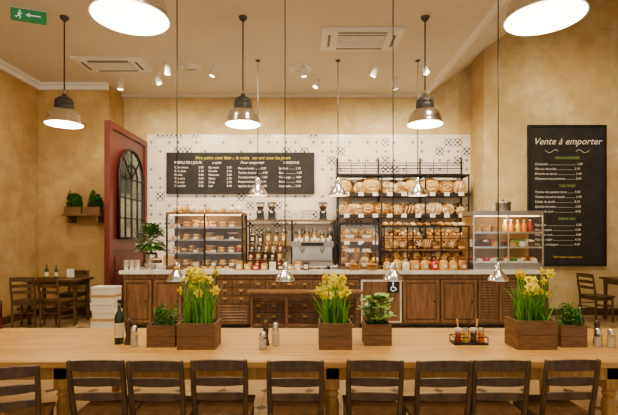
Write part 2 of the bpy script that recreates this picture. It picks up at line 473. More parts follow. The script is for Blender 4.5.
m = MB('takeaway_chalkboard')
W, H = .795, 1.435
m.b(-W, W, -.02, .02, -H, H, CHALKB)
for a in ((-W, W, H-.04, H), (-W, W, -H, -H+.04)): m.b(a[0], a[1], -.045, -.02, a[2], a[3], BLACK)
m.b(-W, -W+.04, -.045, -.02, -H+.04, H-.04, BLACK); m.b(W-.04, W, -.045, -.02, -H+.04, H-.04, BLACK)
for s_ in (-1, 1):
    m.tube([(s_*(.18+.05*t), -.024, .9+.03*math.sin(t*1.3)) for t in [i*.5 for i in range(12)]], .006, CHALK, 4)
tb = m.build((5.255, 8.815, 2.445), bevel=.004)
text('chalk_title', "Vente à emporter", .19, (0, -.023, 1.04), CHALK, tb, 'CENTER', shear=.35)
text('chalk_heading', 'VIENNOISERIES', .075, (0, -.023, .74), CHALKG, tb, 'CENTER')
L1 = 'Croissant ....................................... 1.80\nPain au chocolat ....................... 2.10\nBrioche au sucre ........................ 2.40\nChausson aux pommes ............ 2.60'
L2 = 'Tartine de saumon fume ........ 7.50\nTartine boeuf et basilic ............. 6.90\nSalade du jardin ........................ 8.20\nQuiche lorraine ......................... 5.80\nSoupe du jour ............................ 4.90'
L3 = 'Baguette ....................................... 2.00\nPain complet .............................. 4.30\nPain aux noix .............................. 4.80\nPain de seigle ............................. 4.10\nPain de campagne .................... 4.60'
text('chalk_list_a', L1, .066, (-.66, -.023, .62), CHALK, tb, space=1.5, shear=.2)
text('chalk_heading', 'TARTINES', .075, (0, -.023, .17), CHALKG, tb, 'CENTER')
text('chalk_list_b', L2, .066, (-.66, -.023, .05), CHALK, tb, space=1.5, shear=.2)
text('chalk_heading', 'PAINS BIO', .075, (0, -.023, -.5), CHALKG, tb, 'CENTER')
text('chalk_list_c', L3, .066, (-.66, -.023, -.62), CHALK, tb, space=1.5, shear=.2)
text('chalk_footer', '* fait maison chaque jour', .06, (0, -.023, -1.27), CHALKY, tb, 'CENTER', shear=.3)

# ------------------------------------------------------------ counter
def panel(m, x0, x1, z0, z1, yf, knob=True):
    m.b(x0, x1, yf-.03, yf, z0, z1, CWOOD)
    f = .07
    m.b(x0+f, x1-f, yf-.045, yf-.03, z0+f, z1-f, CWOOD2)
    m.b(x0, x0+.045, yf-.045, yf-.03, z0, z1, CWOOD2); m.b(x1-.045, x1, yf-.045, yf-.03, z0, z1, CWOOD2)
    m.b(x0+.045, x1-.045, yf-.045, yf-.03, z0, z0+.045, CWOOD2); m.b(x0+.045, x1-.045, yf-.045, yf-.03, z1-.045, z1, CWOOD2)
    if knob: m.sph(x1-.09, yf-.06, (z0+z1)/2, .016, .016, .016, BLACK, 8, 6)
def drawer(m, x0, x1, z0, z1, yf):
    m.b(x0, x1, yf-.03, yf, z0, z1, CWOOD2)
    m.b(x0+.02, x1-.02, yf-.036, yf-.03, z0+.02, z1-.02, CWOOD)
    cx, cz = (x0+x1)/2, (z0+z1)/2
    m.b(cx-.03, cx+.03, yf-.04, yf-.036, cz+.012, cz+.04, KRAFT)
    m.sph(cx, yf-.05, cz-.02, .014, .014, .014, BLACK, 8, 6)
def louver(m, x0, x1, z0, z1, yf):
    m.b(x0, x1, yf-.01, yf, z0, z1, CHOC)
    m.b(x0, x0+.04, yf-.04, yf-.01, z0, z1, CWOOD2); m.b(x1-.04, x1, yf-.04, yf-.01, z0, z1, CWOOD2)
    m.b(x0+.04, x1-.04, yf-.04, yf-.01, z0, z0+.04, CWOOD2); m.b(x0+.04, x1-.04, yf-.04, yf-.01, z1-.04, z1, CWOOD2)
    k = int((z1-z0-.08)/.045)
    for i in range(k):
        z = z0+.04+(z1-z0-.08)*(i+.5)/k
        m.add([(x0+.04, yf-.035, z-.018), (x1-.04, yf-.035, z-.018), (x1-.04, yf-.012, z+.014), (x0+.04, yf-.012, z+.014),
               (x0+.04, yf-.035, z-.01), (x1-.04, yf-.035, z-.01), (x1-.04, yf-.012, z+.022), (x0+.04, yf-.012, z+.022)],
              [(0, 1, 5, 4), (4, 5, 6, 7), (3, 2, 1, 0)], CWOOD2)
m = MB('service_counter')
YF = 7.5; TZ = 1.02
m.b(-3.22, 4.16, YF, 8.3, .08, .96, CWOOD)
m.b(-3.18, 4.12, YF+.05, 8.25, 0, .08, BLACK)
m.b(-3.27, 4.21, YF-.07, 8.34, .96, TZ, MARBLE)
m.b(-3.22, 4.16, YF-.03, YF, .88, .96, CWOOD2)
panel(m, -3.2, -2.72, .12, .86, YF); panel(m, -2.68, -2.2, .12, .86, YF)
for c_ in range(4):
    for r_ in range(3):
        x0 = -2.16+c_*.285; z0 = .45+r_*.14
        drawer(m, x0, x0+.265, z0, z0+.125, YF)
louver(m, -2.16, -1.6, .1, .43, YF); louver(m, -1.58, -1.04, .1, .43, YF)
for c_ in range(7):
    for r_ in range(4):
        x0 = -1.0+c_*.268; z0 = .12+r_*.187
        drawer(m, x0, x0+.25, z0, z0+.17, YF)
m.b(.9, 1.6, YF-.03, YF, .12, .86, MARBLE)
m.b(.93, 1.57, YF-.04, YF-.03, .15, .83, CWOOD2)
panel(m, 1.63, 2.25, .12, .86, YF); panel(m, 2.28, 2.9, .12, .86, YF)
louver(m, 2.93, 3.27, .12, .86, YF); louver(m, 3.29, 3.63, .12, .86, YF)
for r_ in range(4):
    drawer(m, 3.66, 4.14, .12+r_*.187, .29+r_*.187, YF)
m.build()

m = MB('wheelchair_access_sign')
m.b(-.1, .1, -.012, 0, -.1, .1, BLACKP)
m.sph(0, -.014, .065, .016, .004, .016, SIGNW, 8, 6)
m.tube([(0, -.015, .045), (0, -.015, -.01), (.04, -.015, -.01), (.055, -.015, -.055)], .009, SIGNW, 6)
m.tube([(-.04*math.cos(t), -.015, -.03-.04*math.sin(t)) for t in [pi*(-.3+i*.13) for i in range(12)]], .007, SIGNW, 6)
m.build((1.45, YF-.042, .74))

m = MB('wooden_console_table')
m.b(-.95, .95, -.15, .15, .67, .71, CWOOD2)
m.b(-.9, .9, -.12, .12, .6, .67, CWOOD)
for x in (-.87, -.3, .3, .87):
    for y in (-.1, .1): m.c(x, y, .3, .045, .045, .6, CWOOD)
m.b(-.87, .87, -.1, .1, .12, .15, CWOOD)
m.build((-.07, 7.2, 0), bevel=.004)

m = MB('back_counter')
m.b(-3.4, 3.5, 9.1, 9.57, .05, .95, CWOOD); m.b(-3.38, 3.48, 9.13, 9.57, 0, .05, BLACK); m.b(-3.42, 3.52, 9.06, 9.58, .95, 1.0, MARBLE)
for i in range(10): panel(m, -3.35+i*.685, -3.35+i*.685+.66, .1, .9, 9.1)
m.build()

# ------------------------------------------------------------ food shapes
def roll(m, x, y, z, r, mt, fl=.7):
    m.sph(x, y, z+r*fl, r, r, r*fl, mt, 10, 6)
def croissant(m, x, y, z, s, mt, rot=0):
    pts = []; rs = []
    for i in range(9):
        t = -1+2*i/8; a = t*1.15
        px, py = s*math.sin(a), -s*.7*math.cos(a)+s*.4
        pts.append((x+px*math.cos(rot)-py*math.sin(rot), y+px*math.sin(rot)+py*math.cos(rot), z+s*.38))
        rs.append(s*(.38*(1-abs(t)**1.6)+.06)*(1 if i % 2 else .86))
    m.tube(pts, rs, mt, 8)
def baguette(m, p0, p1, r, mt):
    p0 = Vector(p0); p1 = Vector(p1); k = 8
    m.tube([p0.lerp(p1, i/k) for i in range(k+1)], [r*max(.25, math.sin(pi*(.08+.84*i/k))**.4) for i in range(k+1)], mt, 8)
BREADS = [CRUST, CRUST2, CRUST3, CRUST4, CRUST4, CRUST]
def boule(m, x, y, z, r, mt=None, wide=1):
    mt = mt or R.choice(BREADS)
    m.sph(x, y, z+r*.98, r*wide, r*.45, r*.98, mt, 16, 10)
    kind = R.choice(['x', 'star', 'bars', 'ring'])
    lines = []
    if kind in ('x', 'star'):
        a0 = R.choice([0, pi/4, .3])
        for k in range(2 if kind == 'x' else 3):
            a = a0+k*pi/(2 if kind == 'x' else 3)
            lines.append([(t*math.cos(a), t*math.sin(a)) for t in [-.75+.25*i for i in range(7)]])
    elif kind == 'bars':
        for o_ in (-.4, 0, .4): lines.append([(o_+.12*t, t*.6) for t in [-1+.33*i for i in range(7)]])
    else:
        lines.append([(.5*math.cos(t), .5*math.sin(t)) for t in [i*2*pi/12 for i in range(13)]]); lines.append([(-.3, 0), (0, 0), (.3, 0)])
    lm = CRUST if mt is CRUST4 else FLOUR
    for ln in lines:
        pts = [(x+r*wide*u, y-r*.45*math.sqrt(max(0, 1-u*u-v*v))-.002, z+r*.98+r*.98*v) for u, v in ln]
        m.tube(pts, .011, lm, 5)
def muffin(m, x, y, z, s, top):
    m.lathe(x, y, z, [(s*.6, 0), (s*.8, s)], KRAFT, 10, True); m.sph(x, y, z+s, s*.95, s*.95, s*.55, top, 10, 6)
def cake(m, x, y, z, r, h, a, b_):
    m.cyl(x, y, z, z+h, r, a, 20); m.cyl(x, y, z+h, z+h*1.25, r*.95, b_, 20)
    for k in range(8): m.sph(x+r*.7*math.cos(k*pi/4), y+r*.7*math.sin(k*pi/4), z+h*1.35, r*.14, r*.14, r*.14, BERRY, 6, 4)

def fillshelf(m, xa, xb, yf, yb, z, hmax):
    x = xa
    while x < xb-.09:
        kind = R.choice(['c', 'm', 'k', 'r', 't', 'c'])
        if kind == 'k' and x < xb-.24:
            m.cyl(x+.11, (yf+yb)/2, z, z+.02, .11, CERAM, 18)
            cake(m, x+.11, (yf+yb)/2, z+.02, .1, min(.09, hmax*.45), R.choice([CHOC, CRUST2, BERRY]), R.choice([CREAM, BERRY, CHOC])); x += .25
        elif kind == 'm':
            for y in (yf+.05, (yf+yb)/2, yb-.05): muffin(m, x+.06, y, z, .055, R.choice([CRUST2, CHOC, CRUST]))
            x += .125
        elif kind == 'c':
            for k, y in enumerate((yf+.07, (yf+yb)/2+.03)):
                croissant(m, x+.085, y, z, .08, CRUST2); croissant(m, x+.085, y, z+.055, .07, CRUST2)
            x += .175
        elif kind == 't':
            m.b(x, x+.16, yf+.02, yb-.02, z, z+.012, KRAFT)
            for i in range(2):
                for j in range(3): m.b(x+.01+i*.075, x+.075+i*.075, yf+.03+j*.1, yf+.11+j*.1, z+.012, z+.07, [CRUST2, CHOC, BERRY][j])
            x += .18
        else:
            for y in (yf+.06, (yf+yb)/2, yb-.06):
                roll(m, x+.06, y, z, .058, R.choice([CRUST2, CRUST, BERRY])); roll(m, x+.06, y, z+.07, .05, CRUST2)
            x += .125

# pastry display case
m = MB('pastry_display_case')
x0, x1, y0, y1, z0, z1 = -.68, .68, -.26, .26, 0, 1.02
m.b(x0, x1, y0, y1, 0, .07, CWOOD)
m.b(x0, x1, y0, y1, z1-.04, z1, CWOOD2)
for x in (x0, x1-.03):
    for y in (y0, y1-.03): m.b(x, x+.03, y, y+.03, .07, z1-.04, BLACK)
m.b(-.015, .015, y0, y0+.03, .07, z1-.04, BLACK)
m.b(x0+.03, x1-.03, y0+.01, y0+.015, .07, z1-.04, GLASS)
m.b(x0+.01, x0+.015, y0+.03, y1-.03, .07, z1-.04, GLASS); m.b(x1-.015, x1-.01, y0+.03, y1-.03, .07, z1-.04, GLASS)
m.b(x0+.03, x1-.03, y1-.02, y1-.01, .07, z1-.04, CASEB)
m.b(x0+.05, x1-.05, y0+.05, y0+.08, z1-.06, z1-.04, STRIP)
for z in (.07, .3, .53, .75):
    if z > .1:
        m.b(x0+.03, x1-.03, y0+.04, y1-.03, z-.012, z, CWOOD2); m.b(x0+.03, x1-.03, y0+.03, y0+.04, z-.02, z+.01, STEEL)
    fillshelf(m, x0+.06, x1-.05, y0+.07, y1-.05, z, .2)
    for k in range(4): m.b(x0+.15+k*.32, x0+.23+k*.32, y0+.045, y0+.05, z, z+.05, PAPER)
m.build((-1.84, 7.86, TZ), bevel=.002)
light('case_light', 'POINT', (-1.84, 7.72, TZ+.9), 6, r=.05)

m = MB('bread_rolls_on_case')
for i in range(9):
    roll(m, -.56+i*.14, R.uniform(-.05, .05), 0, R.uniform(.06, .08), R.choice([FLOUR, CRUST2, CREAM]), .9)
m.build((-1.84, 7.88, TZ+1.02))

def jar(m, x, y, z, r, h, fill):
    m.lathe(x, y, z, [(r*.95, 0), (r, .01), (r, h*.78), (r*.75, h*.88)], JARG, 14)
    m.cyl(x, y, z+.005, z+h*.66, r*.9, fill, 14)
    m.cyl(x, y, z+h*.87, z+h, r*.8, CHROME, 14)
    m.b(x-r*.4, x+r*.4, y-r-.004, y-r+.001, z+h*.25, z+h*.5, PAPER)
m = MB('jar_display_stand')
for k in range(3):
    zb = k*.14
    m.b(-.33, .33, -.25+k*.16, -.09+k*.16, 0, .03+zb, DWOOD)
    for i in range(5): jar(m, -.26+i*.13, -.17+k*.16, .03+zb, .052, .17, R.choice([COFFEE, GRAIN, COFFEE, BERRY, GRAIN]))
m.build((-.79, 7.87, TZ))

m = MB('espresso_machine')
m.b(-.36, .36, -.2, .25, .06, .14, STEEL)
m.b(-.36, .36, -.02, .25, .14, .4, CHROME); m.b(-.38, .38, -.2, .25, .4, .5, STEEL)
m.b(-.34, .34, -.19, -.03, .14, .15, BLACK)
for x in (-.3, .3):
    for y in (-.15, .2): m.cyl(x, y, 0, .06, .025, BLACK, 10)
for x in (-.18, .18):
    m.cyl(x, -.1, .33, .4, .04, CHROME, 14); m.tube([(x, -.14, .33), (x, -.26, .31)], .014, BLACKP, 8)
for i in range(7):
    m.lathe(-.3+i*.1, .02, .5, [(.022, 0), (.036, .03), (.038, .06)], CERAM, 12); m.lathe(-.3+i*.1, .13, .5, [(.022, 0), (.036, .03), (.038, .06)], CERAM, 12)
m.b(-.2, .2, -.204, -.2, .42, .48, BLACKP)
m.build((.06, 7.9, TZ), bevel=.005)

m = MB('storage_shelf')
for x in (-.95, 0, .92):
    for y in (-.2, .18): m.b(x, x+.03, y, y+.03, 0, .96, BLACK)
for z in (.42, .94): m.b(-.95, .95, -.2, .21, z, z+.025, CWOOD2)
for z in (0, .445):
    for i in range(11):
        if i == 5: continue
        h = R.choice([.26, .3, .34]); jar(m, -.83+i*.166, 0, z, .068, h, R.choice([COFFEE, GRAIN, CREAM, COFFEE]))
m.build((-.38, 9.32, 1.0))
def grinder(x):
    m = MB('coffee_grinder')
    m.b(-.09, .09, -.12, .12, 0, .03, BLACKP); m.b(-.075, .075, -.06, .1, .03, .2, BLACKP)
    m.b(-.03, .03, -.12, -.06, .14, .18, CHROME)
    m.lathe(0, .02, .2, [(.05, 0), (.1, .13), (.1, .16)], JARG, 14); m.cyl(0, .02, .2, .29, .045, COFFEE, 12, .085); m.cyl(0, .02, .36, .38, .1, BLACKP, 14)
    m.build((x, 9.3, 1.965), bevel=.004)
grinder(-1.05); grinder(-.8); grinder(.3)
m = MB('stacked_coffee_cups')
for k in range(8):
    for j in range(3):
        m.lathe(-.35+k*.1, 0, j*.055, [(.0, 0), (.022, 0), (.038, .035), (.041, .06)], CERAM, 12)
m.build((-.32, 9.3, 1.965))

m = MB('glazed_sandwich_case')
m.b(-.36, .36, -.22, .22, 0, .06, CWOOD)
for x in (-.36, .335):
    for y in (-.22, .195): m.b(x, x+.025, y, y+.025, .06, .82, BLACK)
m.b(-.36, .36, -.22, .22, .8, .84, BLACK)
m.b(-.335, .335, -.21, -.205, .06, .8, GLASS)
for z in (.06, .31, .56):
    if z > .1: m.b(-.335, .335, -.18, .2, z-.012, z, CWOOD2)
    fillshelf(m, -.32, .32, -.17, .18, z, .2)
    m.b(-.25, -.1, -.19, -.185, z, z+.06, PAPER); m.b(.05, .2, -.19, -.185, z, z+.06, PAPER)
m.build((.9, 7.88, TZ))

m = MB('bread_display_rack')
for x in (-.76, -.25, .25, .74):
    for y in (-.24, .2): m.b(x, x+.02, y, y+.02, 0, .78, BLACK)
m.b(-.76, .76, -.24, .22, .76, .78, BLACK)
for z in (.02, .34): m.b(-.76, .76, -.24, .22, z, z+.02, CWOOD2)
m.b(-.76, .76, -.25, -.24, .55, .565, BLACK)
for i in range(10):
    x = -.67+i*.148
    roll(m, x, -.1, .04, .078, R.choice(BREADS), .8); roll(m, x, .08, .04, .08, R.choice([CRUST, CRUST2]), 1.2)
    if i % 3 == 0: croissant(m, x, -.12, .36, .08, CRUST2)
    else: boule(m, x, -.02, .36, R.uniform(.075, .1))
    roll(m, x+.03, .12, .36, .08, R.choice(BREADS), 1.1)
for i in range(12): baguette(m, (-.7+i*.125, -.2, .80), (-.68+i*.125, .18, .82), R.uniform(.035, .05), R.choice(BREADS))
m.build((2.08, 7.88, TZ))
m = MB('bagged_breads')
for i in range(9):
    x = -.74+i*.165; mt = [KRAFT, CRUST2, PAPER, CRUST, KRAFT, BERRY, CRUST2, KRAFT, CRUST][i]; s_ = R.uniform(.85, 1.15)
    m.lathe(x, 0, 0, [(r*s_, h*s_) for r, h in [(.0, 0), (.07, 0), (.078, .03), (.075, .12), (.05, .165), (.015, .175), (.02, .19), (.045, .215)]], mt, 12)
    m.b(x-.03, x+.03, -.08*s_-.002, -.076*s_, .05, .1, PAPER)
m.build((2.1, 7.54, TZ))
m = MB('biscuit_packets')
for i in range(9):
    x = -.62+i*.145; h = R.uniform(.09, .17)
    m.b(x, x+.11, -.03, .03, 0, h, [KRAFT, CRUST2, BERRY, KRAFT, PAPER, CHOC, KRAFT, CRUST2, CHOC][i]); m.b(x+.02, x+.09, -.033, -.03, .03, h*.7, PAPER)
m.build((-.65, 7.53, TZ), bevel=.006)
m = MB('marble_serving_board')
m.b(-.42, .42, -.07, .07, 0, .03, MARBLE)
for i in range(6): croissant(m, -.33+i*.13, 0, .03, .055, CRUST2)
m.build((-1.75, 7.51, TZ), bevel=.004)
def basket(name, loc, w, fill):
    m = MB(name)
    m.lathe(0, 0, 0, [(0, 0), (w*.8, 0), (w, .1), (w*1.04, .1), (w*.98, .11), (w*.78, .015), (0, .015)], WICKER, 20)
    for k in range(5): m.lathe(0, 0, .015+k*.02, [(w*(.83+.035*k), 0), (w*(.86+.035*k), .008), (w*(.83+.035*k), .016)], WICKER, 20)
    for k in range(9):
        a = k*.7; rr = w*.5*(k % 3)/2
        if fill == 'r': roll(m, rr*math.cos(a), rr*math.sin(a), .06+.01*(k % 3), w*.32, R.choice([CRUST2, CRUST, CRUST3]))
        else: croissant(m, rr*math.cos(a), rr*math.sin(a), .07, w*.35, CRUST2, a)
    m.build(loc)
basket('bread_basket', (.80, 7.54, TZ), .1, 'r')
basket('bread_basket', (1.1, 7.54, TZ), .1, 'c')
m = MB('cake_stand')
m.lathe(0, 0, 0, [(0, 0), (.06, 0), (.05, .01), (.015, .03), (.015, .1), (.1, .115), (.105, .125), (0, .122)], CERAM, 20)
cake(m, 0, 0, .124, .085, .06, CHOC, CREAM)
m.build((-2.66, 7.56, TZ))

# refrigerated case right
m = MB('refrigerated_display_case')
w = .62
m.b(-w, w, -.28, .28, 0, .12, STEEL); m.b(-w, w, -.28, .28, .96, 1.04, STEEL)
m.b(-w, w, .25, .28, .12, .96, CASEB)
for x in (-w, w-.025): m.b(x, x+.025, -.28, -.255, .12, .96, CHROME)
m.b(-.012, .012, -.28, -.26, .12, .96, CHROME)
m.b(-w+.025, w-.025, -.275, -.27, .12, .96, GLASS)
m.b(-w+.003, -w+.008, -.25, .25, .12, .96, GLASS); m.b(w-.008, w-.003, -.25, .25, .12, .96, GLASS)
m.b(-w+.05, w-.05, -.24, -.2, .94, .96, STRIP)
for z in (.12, .4, .66):
    if z > .2:
        m.b(-w+.02, w-.02, -.23, .24, z-.012, z, GLASS); m.b(-w+.02, w-.02, -.245, -.23, z-.02, z+.015, CHROME)
for i in range(7):
    x = -.5+i*.165
    m.b(x-.07, x+.07, -.2, .15, .12, .15, CERAM)
    for j in range(3): m.sph(x, -.15+j*.12, .18, .06, .055, .045, R.choice([CRUST2, BERRY, CRUST, LEAFD]), 8, 6)
    m.cyl(x, -.12, .4, .5, .05, R.choice([CRUST2, BERRY, CERAM, CHOC]), 12, .06); m.cyl(x, .05, .4, .54, .055, R.choice([CREAM, BERRY, LEAFL]), 12, .06)
    m.sph(x, -.12, .5, .052, .052, .03, R.choice([CREAM, BERRY, LEAFD]), 8, 6)
    if i in (0, 1, 2): m.b(x-.065, x+.065, -.18, .1, .66, .78, R.choice([KRAFT, CRUST, CRUST2]))
for x, mt in ((.02, JUICEY), (.13, JUICE), (.25, JUICEY), (.36, JUICE), (.47, BERRY)):
    m.lathe(x, -.1, .66, [(.045, 0), (.047, .12), (.03, .16), (.018, .19), (.018, .21)], mt, 12, True); m.cyl(x, -.1, .87, .89, .022, CERAM, 10)
for i in range(5): m.b(-.55+i*.24, -.45+i*.24, -.262, -.258, .14, .2, PAPER)
m.build((3.5, 7.86, TZ), bevel=.003)
light('case_light', 'POINT', (3.5, 7.7, TZ+.9), 6, r=.05)
m = MB('storage_tin')
m.lathe(0, 0, 0, [(.0, 0), (.13, 0), (.13, .15), (.14, .15), (.14, .18), (0, .2)], STEEL, 20); m.sph(0, 0, .21, .02, .02, .02, BLACKP, 8, 6)
m.build((3.55, 7.9, TZ+1.04))

# bread shelving (iron frame, boards, crates of loaves, price cards)
m = MB('bread_shelving_unit')
XS = (-1.37, -.46, .46, 1.37)
for x in XS:
    m.b(x-.015, x+.015, .2, .23, 0, 2.35, BLACK); m.b(x-.015, x+.015, -.25, -.22, 0, 1.9, BLACK)
for z in (.45, 1.02, 1.47):
    m.b(-1.4, 1.4, -.25, .23, z, z+.03, CWOOD2); m.b(-1.4, 1.4, -.265, -.25, z-.01, z+.05, BLACK)
for z in (1.98, 2.1, 2.22): m.b(-1.4, 1.4, .19, .2, z, z+.02, BLACK)
for i in range(10):
    x = -1.35+i*.3
    m.b(x-.006, x+.006, .18, .19, 1.98, 2.3, BLACK)
m.b(-1.4, 1.4, -.25, .2, 1.9, 1.92, BLACK)
for x in XS: m.b(x-.01, x+.01, -.25, .2, 1.88, 1.9, BLACK)
x = -1.25
while x < 1.28:
    r_ = R.uniform(.13, .19); boule(m, x, -.1, 1.5, r_, wide=R.uniform(.9, 1.25)); x += r_*1.9
for i in range(8): boule(m, -1.15+i*.33, .08, 1.5, R.uniform(.15, .2))
x = -1.27
while x < 1.28:
    r_ = R.uniform(.1, .16); boule(m, x, -.1, 1.05, r_, wide=R.uniform(.9, 1.35)); x += r_*2.0
for i in range(9): boule(m, -1.15+i*.3, .08, 1.05, R.uniform(.14, .18))
for c_ in range(3):
    xa = -1.33+c_*.92
    m.b(xa, xa+.8, -.24, -.22, .48, .62, WICKER); m.b(xa, xa+.02, -.22, .18, .48, .62, WICKER); m.b(xa+.78, xa+.8, -.22, .18, .48, .62, WICKER)
    for i in range(9):
        x = xa+.06+i*.085
        baguette(m, (x, -.18, .56), (x, .15, .6), .045, R.choice(BREADS))
        baguette(m, (x+.03, -.17, .64), (x+R.uniform(-.04, .04), .15, R.uniform(.68, .8)), .042, R.choice(BREADS))
        if i % 2: roll(m, x, -.1, .67, R.uniform(.05, .08), R.choice(BREADS))
for z in (.47, 1.04, 1.49):
    for i in range(9):
        x = -1.2+i*.3
        m.b(x-.055, x+.055, -.275, -.265, z-.03, z+.05, PAPER)
m.b(-1.36, 1.36, -.22, .2, 0, .02, CWOOD2)
for i in range(12): roll(m, -1.25+i*.225, -.08, .02, .1, R.choice(BREADS), .8); roll(m, -1.2+i*.22, .08, .02, .11, R.choice(BREADS), 1.3)
m.build((1.99, 9.32, 1.0))
m = MB('stock_boxes')
for i, mt in enumerate((KRAFT, PAPER, KRAFT, CERAM)):
    m.b(-.5+i*.26, -.28+i*.26, -.12, .12, 0, .2+.05*(i % 2), mt)
m.build((-2.6, 9.3, 1.0), bevel=.004)

# ------------------------------------------------------------ plants
def leafblade(m, x, y, z, h, lean, ang, w, mt):
    dx, dy = math.cos(ang), math.sin(ang); pts = []; ws = []
    for i in range(6):
        t = i/5
        pts.append((x+dx*lean*t*t, y+dy*lean*t*t, z+h*(t-.12*t*t*abs(lean)*4)))
        ws.append(w*(1-t**3)+.0005)
    a = ang+pi/2+R.uniform(-.6, .6)
    m.strip(pts, ws, (math.cos(a), math.sin(a), 0), mt)
    return pts
def ovalleaf(m, p, d, l, w, mt):
    d = Vector(d).normalized(); p = Vector(p)
    s_ = d.cross(Vector((0, 0, 1)))
    if s_.length < .1: s_ = Vector((1, 0, 0))
    pts = [p+d*l*t+Vector((0, 0, -.25*l*t*t)) for t in (0, .25, .5, .75, 1)]
    m.strip(pts, [w*.15, w*.8, w, .65*w, .03*w], s_, mt)
def planterbox(m, w, d, h):
    t = .014
    for k in range(2):
        z0, z1 = h*k/2+.001*k, h*(k+1)/2-.002
        m.b(-w/2, w/2, -d/2, -d/2+t, z0, z1, BOXW); m.b(-w/2, w/2, d/2-t, d/2, z0, z1, BOXW)
        m.b(-w/2, -w/2+t, -d/2+t, d/2-t, z0, z1, BOXW); m.b(w/2-t, w/2, -d/2+t, d/2-t, z0, z1, BOXW)
    m.b(-w/2+t, w/2-t, -d/2+t, d/2-t, .0, h-.03, SOIL)
def flower(m, c, d, s):
    c = Vector(c); d = Vector(d).normalized()
    a = d.cross(Vector((0, 0, 1))).normalized(); b_ = d.cross(a)
    for k in range(6):
        t = k*pi/3; e = a*math.cos(t)+b_*math.sin(t); sd = d.cross(e)
        m.strip([c, c+e*s*.5+d*s*.08, c+e*s], [s*.14, s*.4, s*.03], sd, YEL)
    m.tube([c, c+d*s*.45, c+d*s*.6], [s*.2, s*.26, s*.36], ORAN, 8)
def daffodils(loc, w=.3, h=.2, tall=.36, seed=1, dens=1.0):
    m = MB('daffodil_planter')
    planterbox(m, w, .22, h)
    for i in range(int(85*dens)):
        leafblade(m, R.uniform(-w*.36, w*.36), R.uniform(-.07, .07), h-.03, R.uniform(.15, tall*.95), R.uniform(.0, .15), R.uniform(0, 2*pi), R.uniform(.005, .009), LEAF)
    for i in range(int(24*dens)):
        a = R.uniform(0, 2*pi); x = R.uniform(-w*.3, w*.3); y = R.uniform(-.06, .06)
        hh = R.uniform(tall*.6, tall*1.12); ln = R.uniform(0, .11)
        top = Vector((x+ln*math.cos(a), y+ln*math.sin(a), h-.03+hh))
        m.tube([(x, y, h-.03), ((x+top.x)/2, (y+top.y)/2, h+hh*.55), top], .003, LEAF, 5)
        flower(m, top, (R.uniform(-.8, .8), -R.uniform(.1, 1), R.uniform(-.2, .35)), R.uniform(.034, .046))
    m.build(loc, bevel=0)
def herbs(loc, name='potted_herb', w=.22, h=.17, d=.2, top=.13, n=520, mt=None, ls=.022, spread=.58):
    m = MB(name)
    planterbox(m, w, d, h)
    tufts = [(R.uniform(-1, 1), R.uniform(-1, 1), R.uniform(.55, 1.15)) for i in range(9)]
    for i in range(n):
        tx, ty, th = R.choice(tufts)
        a = R.uniform(0, 2*pi); rr = math.sqrt(R.random())*.45; zz = R.random()
        k = math.sqrt(max(0.08, 1-(zz*.95)**2))
        x = (tx*.6+rr*math.cos(a)*k)*w*spread; y = (ty*.6+rr*math.sin(a)*k)*d*.5
        ovalleaf(m, (x, y, h-.02+zz*top*th), (x*4+R.uniform(-1, 1)*.5, y*4+R.uniform(-1, 1)*.5, R.uniform(-.1, 1)), R.uniform(.6, 1.3)*ls, ls*.32, mt or LEAFD)
    for i in range(14):
        x = R.uniform(-w*.35, w*.35); m.tube([(x, R.uniform(-.05, .05), h-.03), (x*1.3, 0, h+top*.8)], .002, LEAFD, 4)
    return m.build(loc)
TT = .75
daffodils((-.85, 3.36, TT), .29, .2, .40)
daffodils((.2, 3.36, TT), .25, .2, .34)
daffodils((1.72, 3.36, TT), .3, .22, .36, dens=.75)
herbs((-1.14, 3.42, TT), top=.15, n=900)
herbs((2.04, 3.42, TT), w=.2, top=.15, n=900)
m = MB('broadleaf_planter')
planterbox(m, .21, .2, .17)
for i in range(34):
    a = R.uniform(0, 2*pi); ln = R.uniform(.01, .1); hh = R.uniform(.05, .23); x = R.uniform(-.06, .06); y = R.uniform(-.05, .05)
    top = (x+ln*math.cos(a), y+ln*math.sin(a), .15+hh)
    m.tube([(x, y, .14), top], .003, LEAFD, 5)
    for k in range(5): ovalleaf(m, top, (math.cos(a+k*1.3), math.sin(a+k*1.3), R.uniform(.1, 1)), R.uniform(.06, .09), .021, LEAFL)
m.build((.54, 3.46, TT))
m = MB('plant_shelf')
m.b(-.38, .38, -.2, .19, 0, .04, CWOOD2)
for x in (-.3, .3): m.b(x-.02, x+.02, -.15, .19, -.14, 0, CWOOD2)
m.build((-4.5, 8.7, 2.02), bevel=.004)
herbs((-4.69, 8.68, 2.06), w=.34, d=.25, h=.14, top=.3, n=1700, ls=.055)
herbs((-4.32, 8.68, 2.06), w=.34, d=.25, h=.14, top=.3, n=1700, ls=.055)
m = MB('potted_foliage_plant')
m.lathe(0, 0, 0, [(0, 0), (.09, 0), (.13, .12), (.12, .26), (.1, .3), (.09, .28)], STEEL, 20)
m.cyl(0, 0, .2, .27, .1, SOIL, 14)
for i in range(900):
    a = R.uniform(0, 2*pi); b_ = R.uniform(-.5, 1.4); rr = .24*R.random()**.3
    p = (rr*math.cos(a)*math.cos(b_), rr*math.sin(a)*math.cos(b_), .5+rr*math.sin(b_)*1.3)
    ovalleaf(m, p, (math.cos(a), math.sin(a), b_), .095, .026, LEAFD if i % 5 else CERAM)
for i in range(12): m.tube([(0, 0, .26), (R.uniform(-.12, .12), R.uniform(-.1, .1), .5)], .004, LEAFD, 5)
m.build((-2.88, 7.88, TZ))

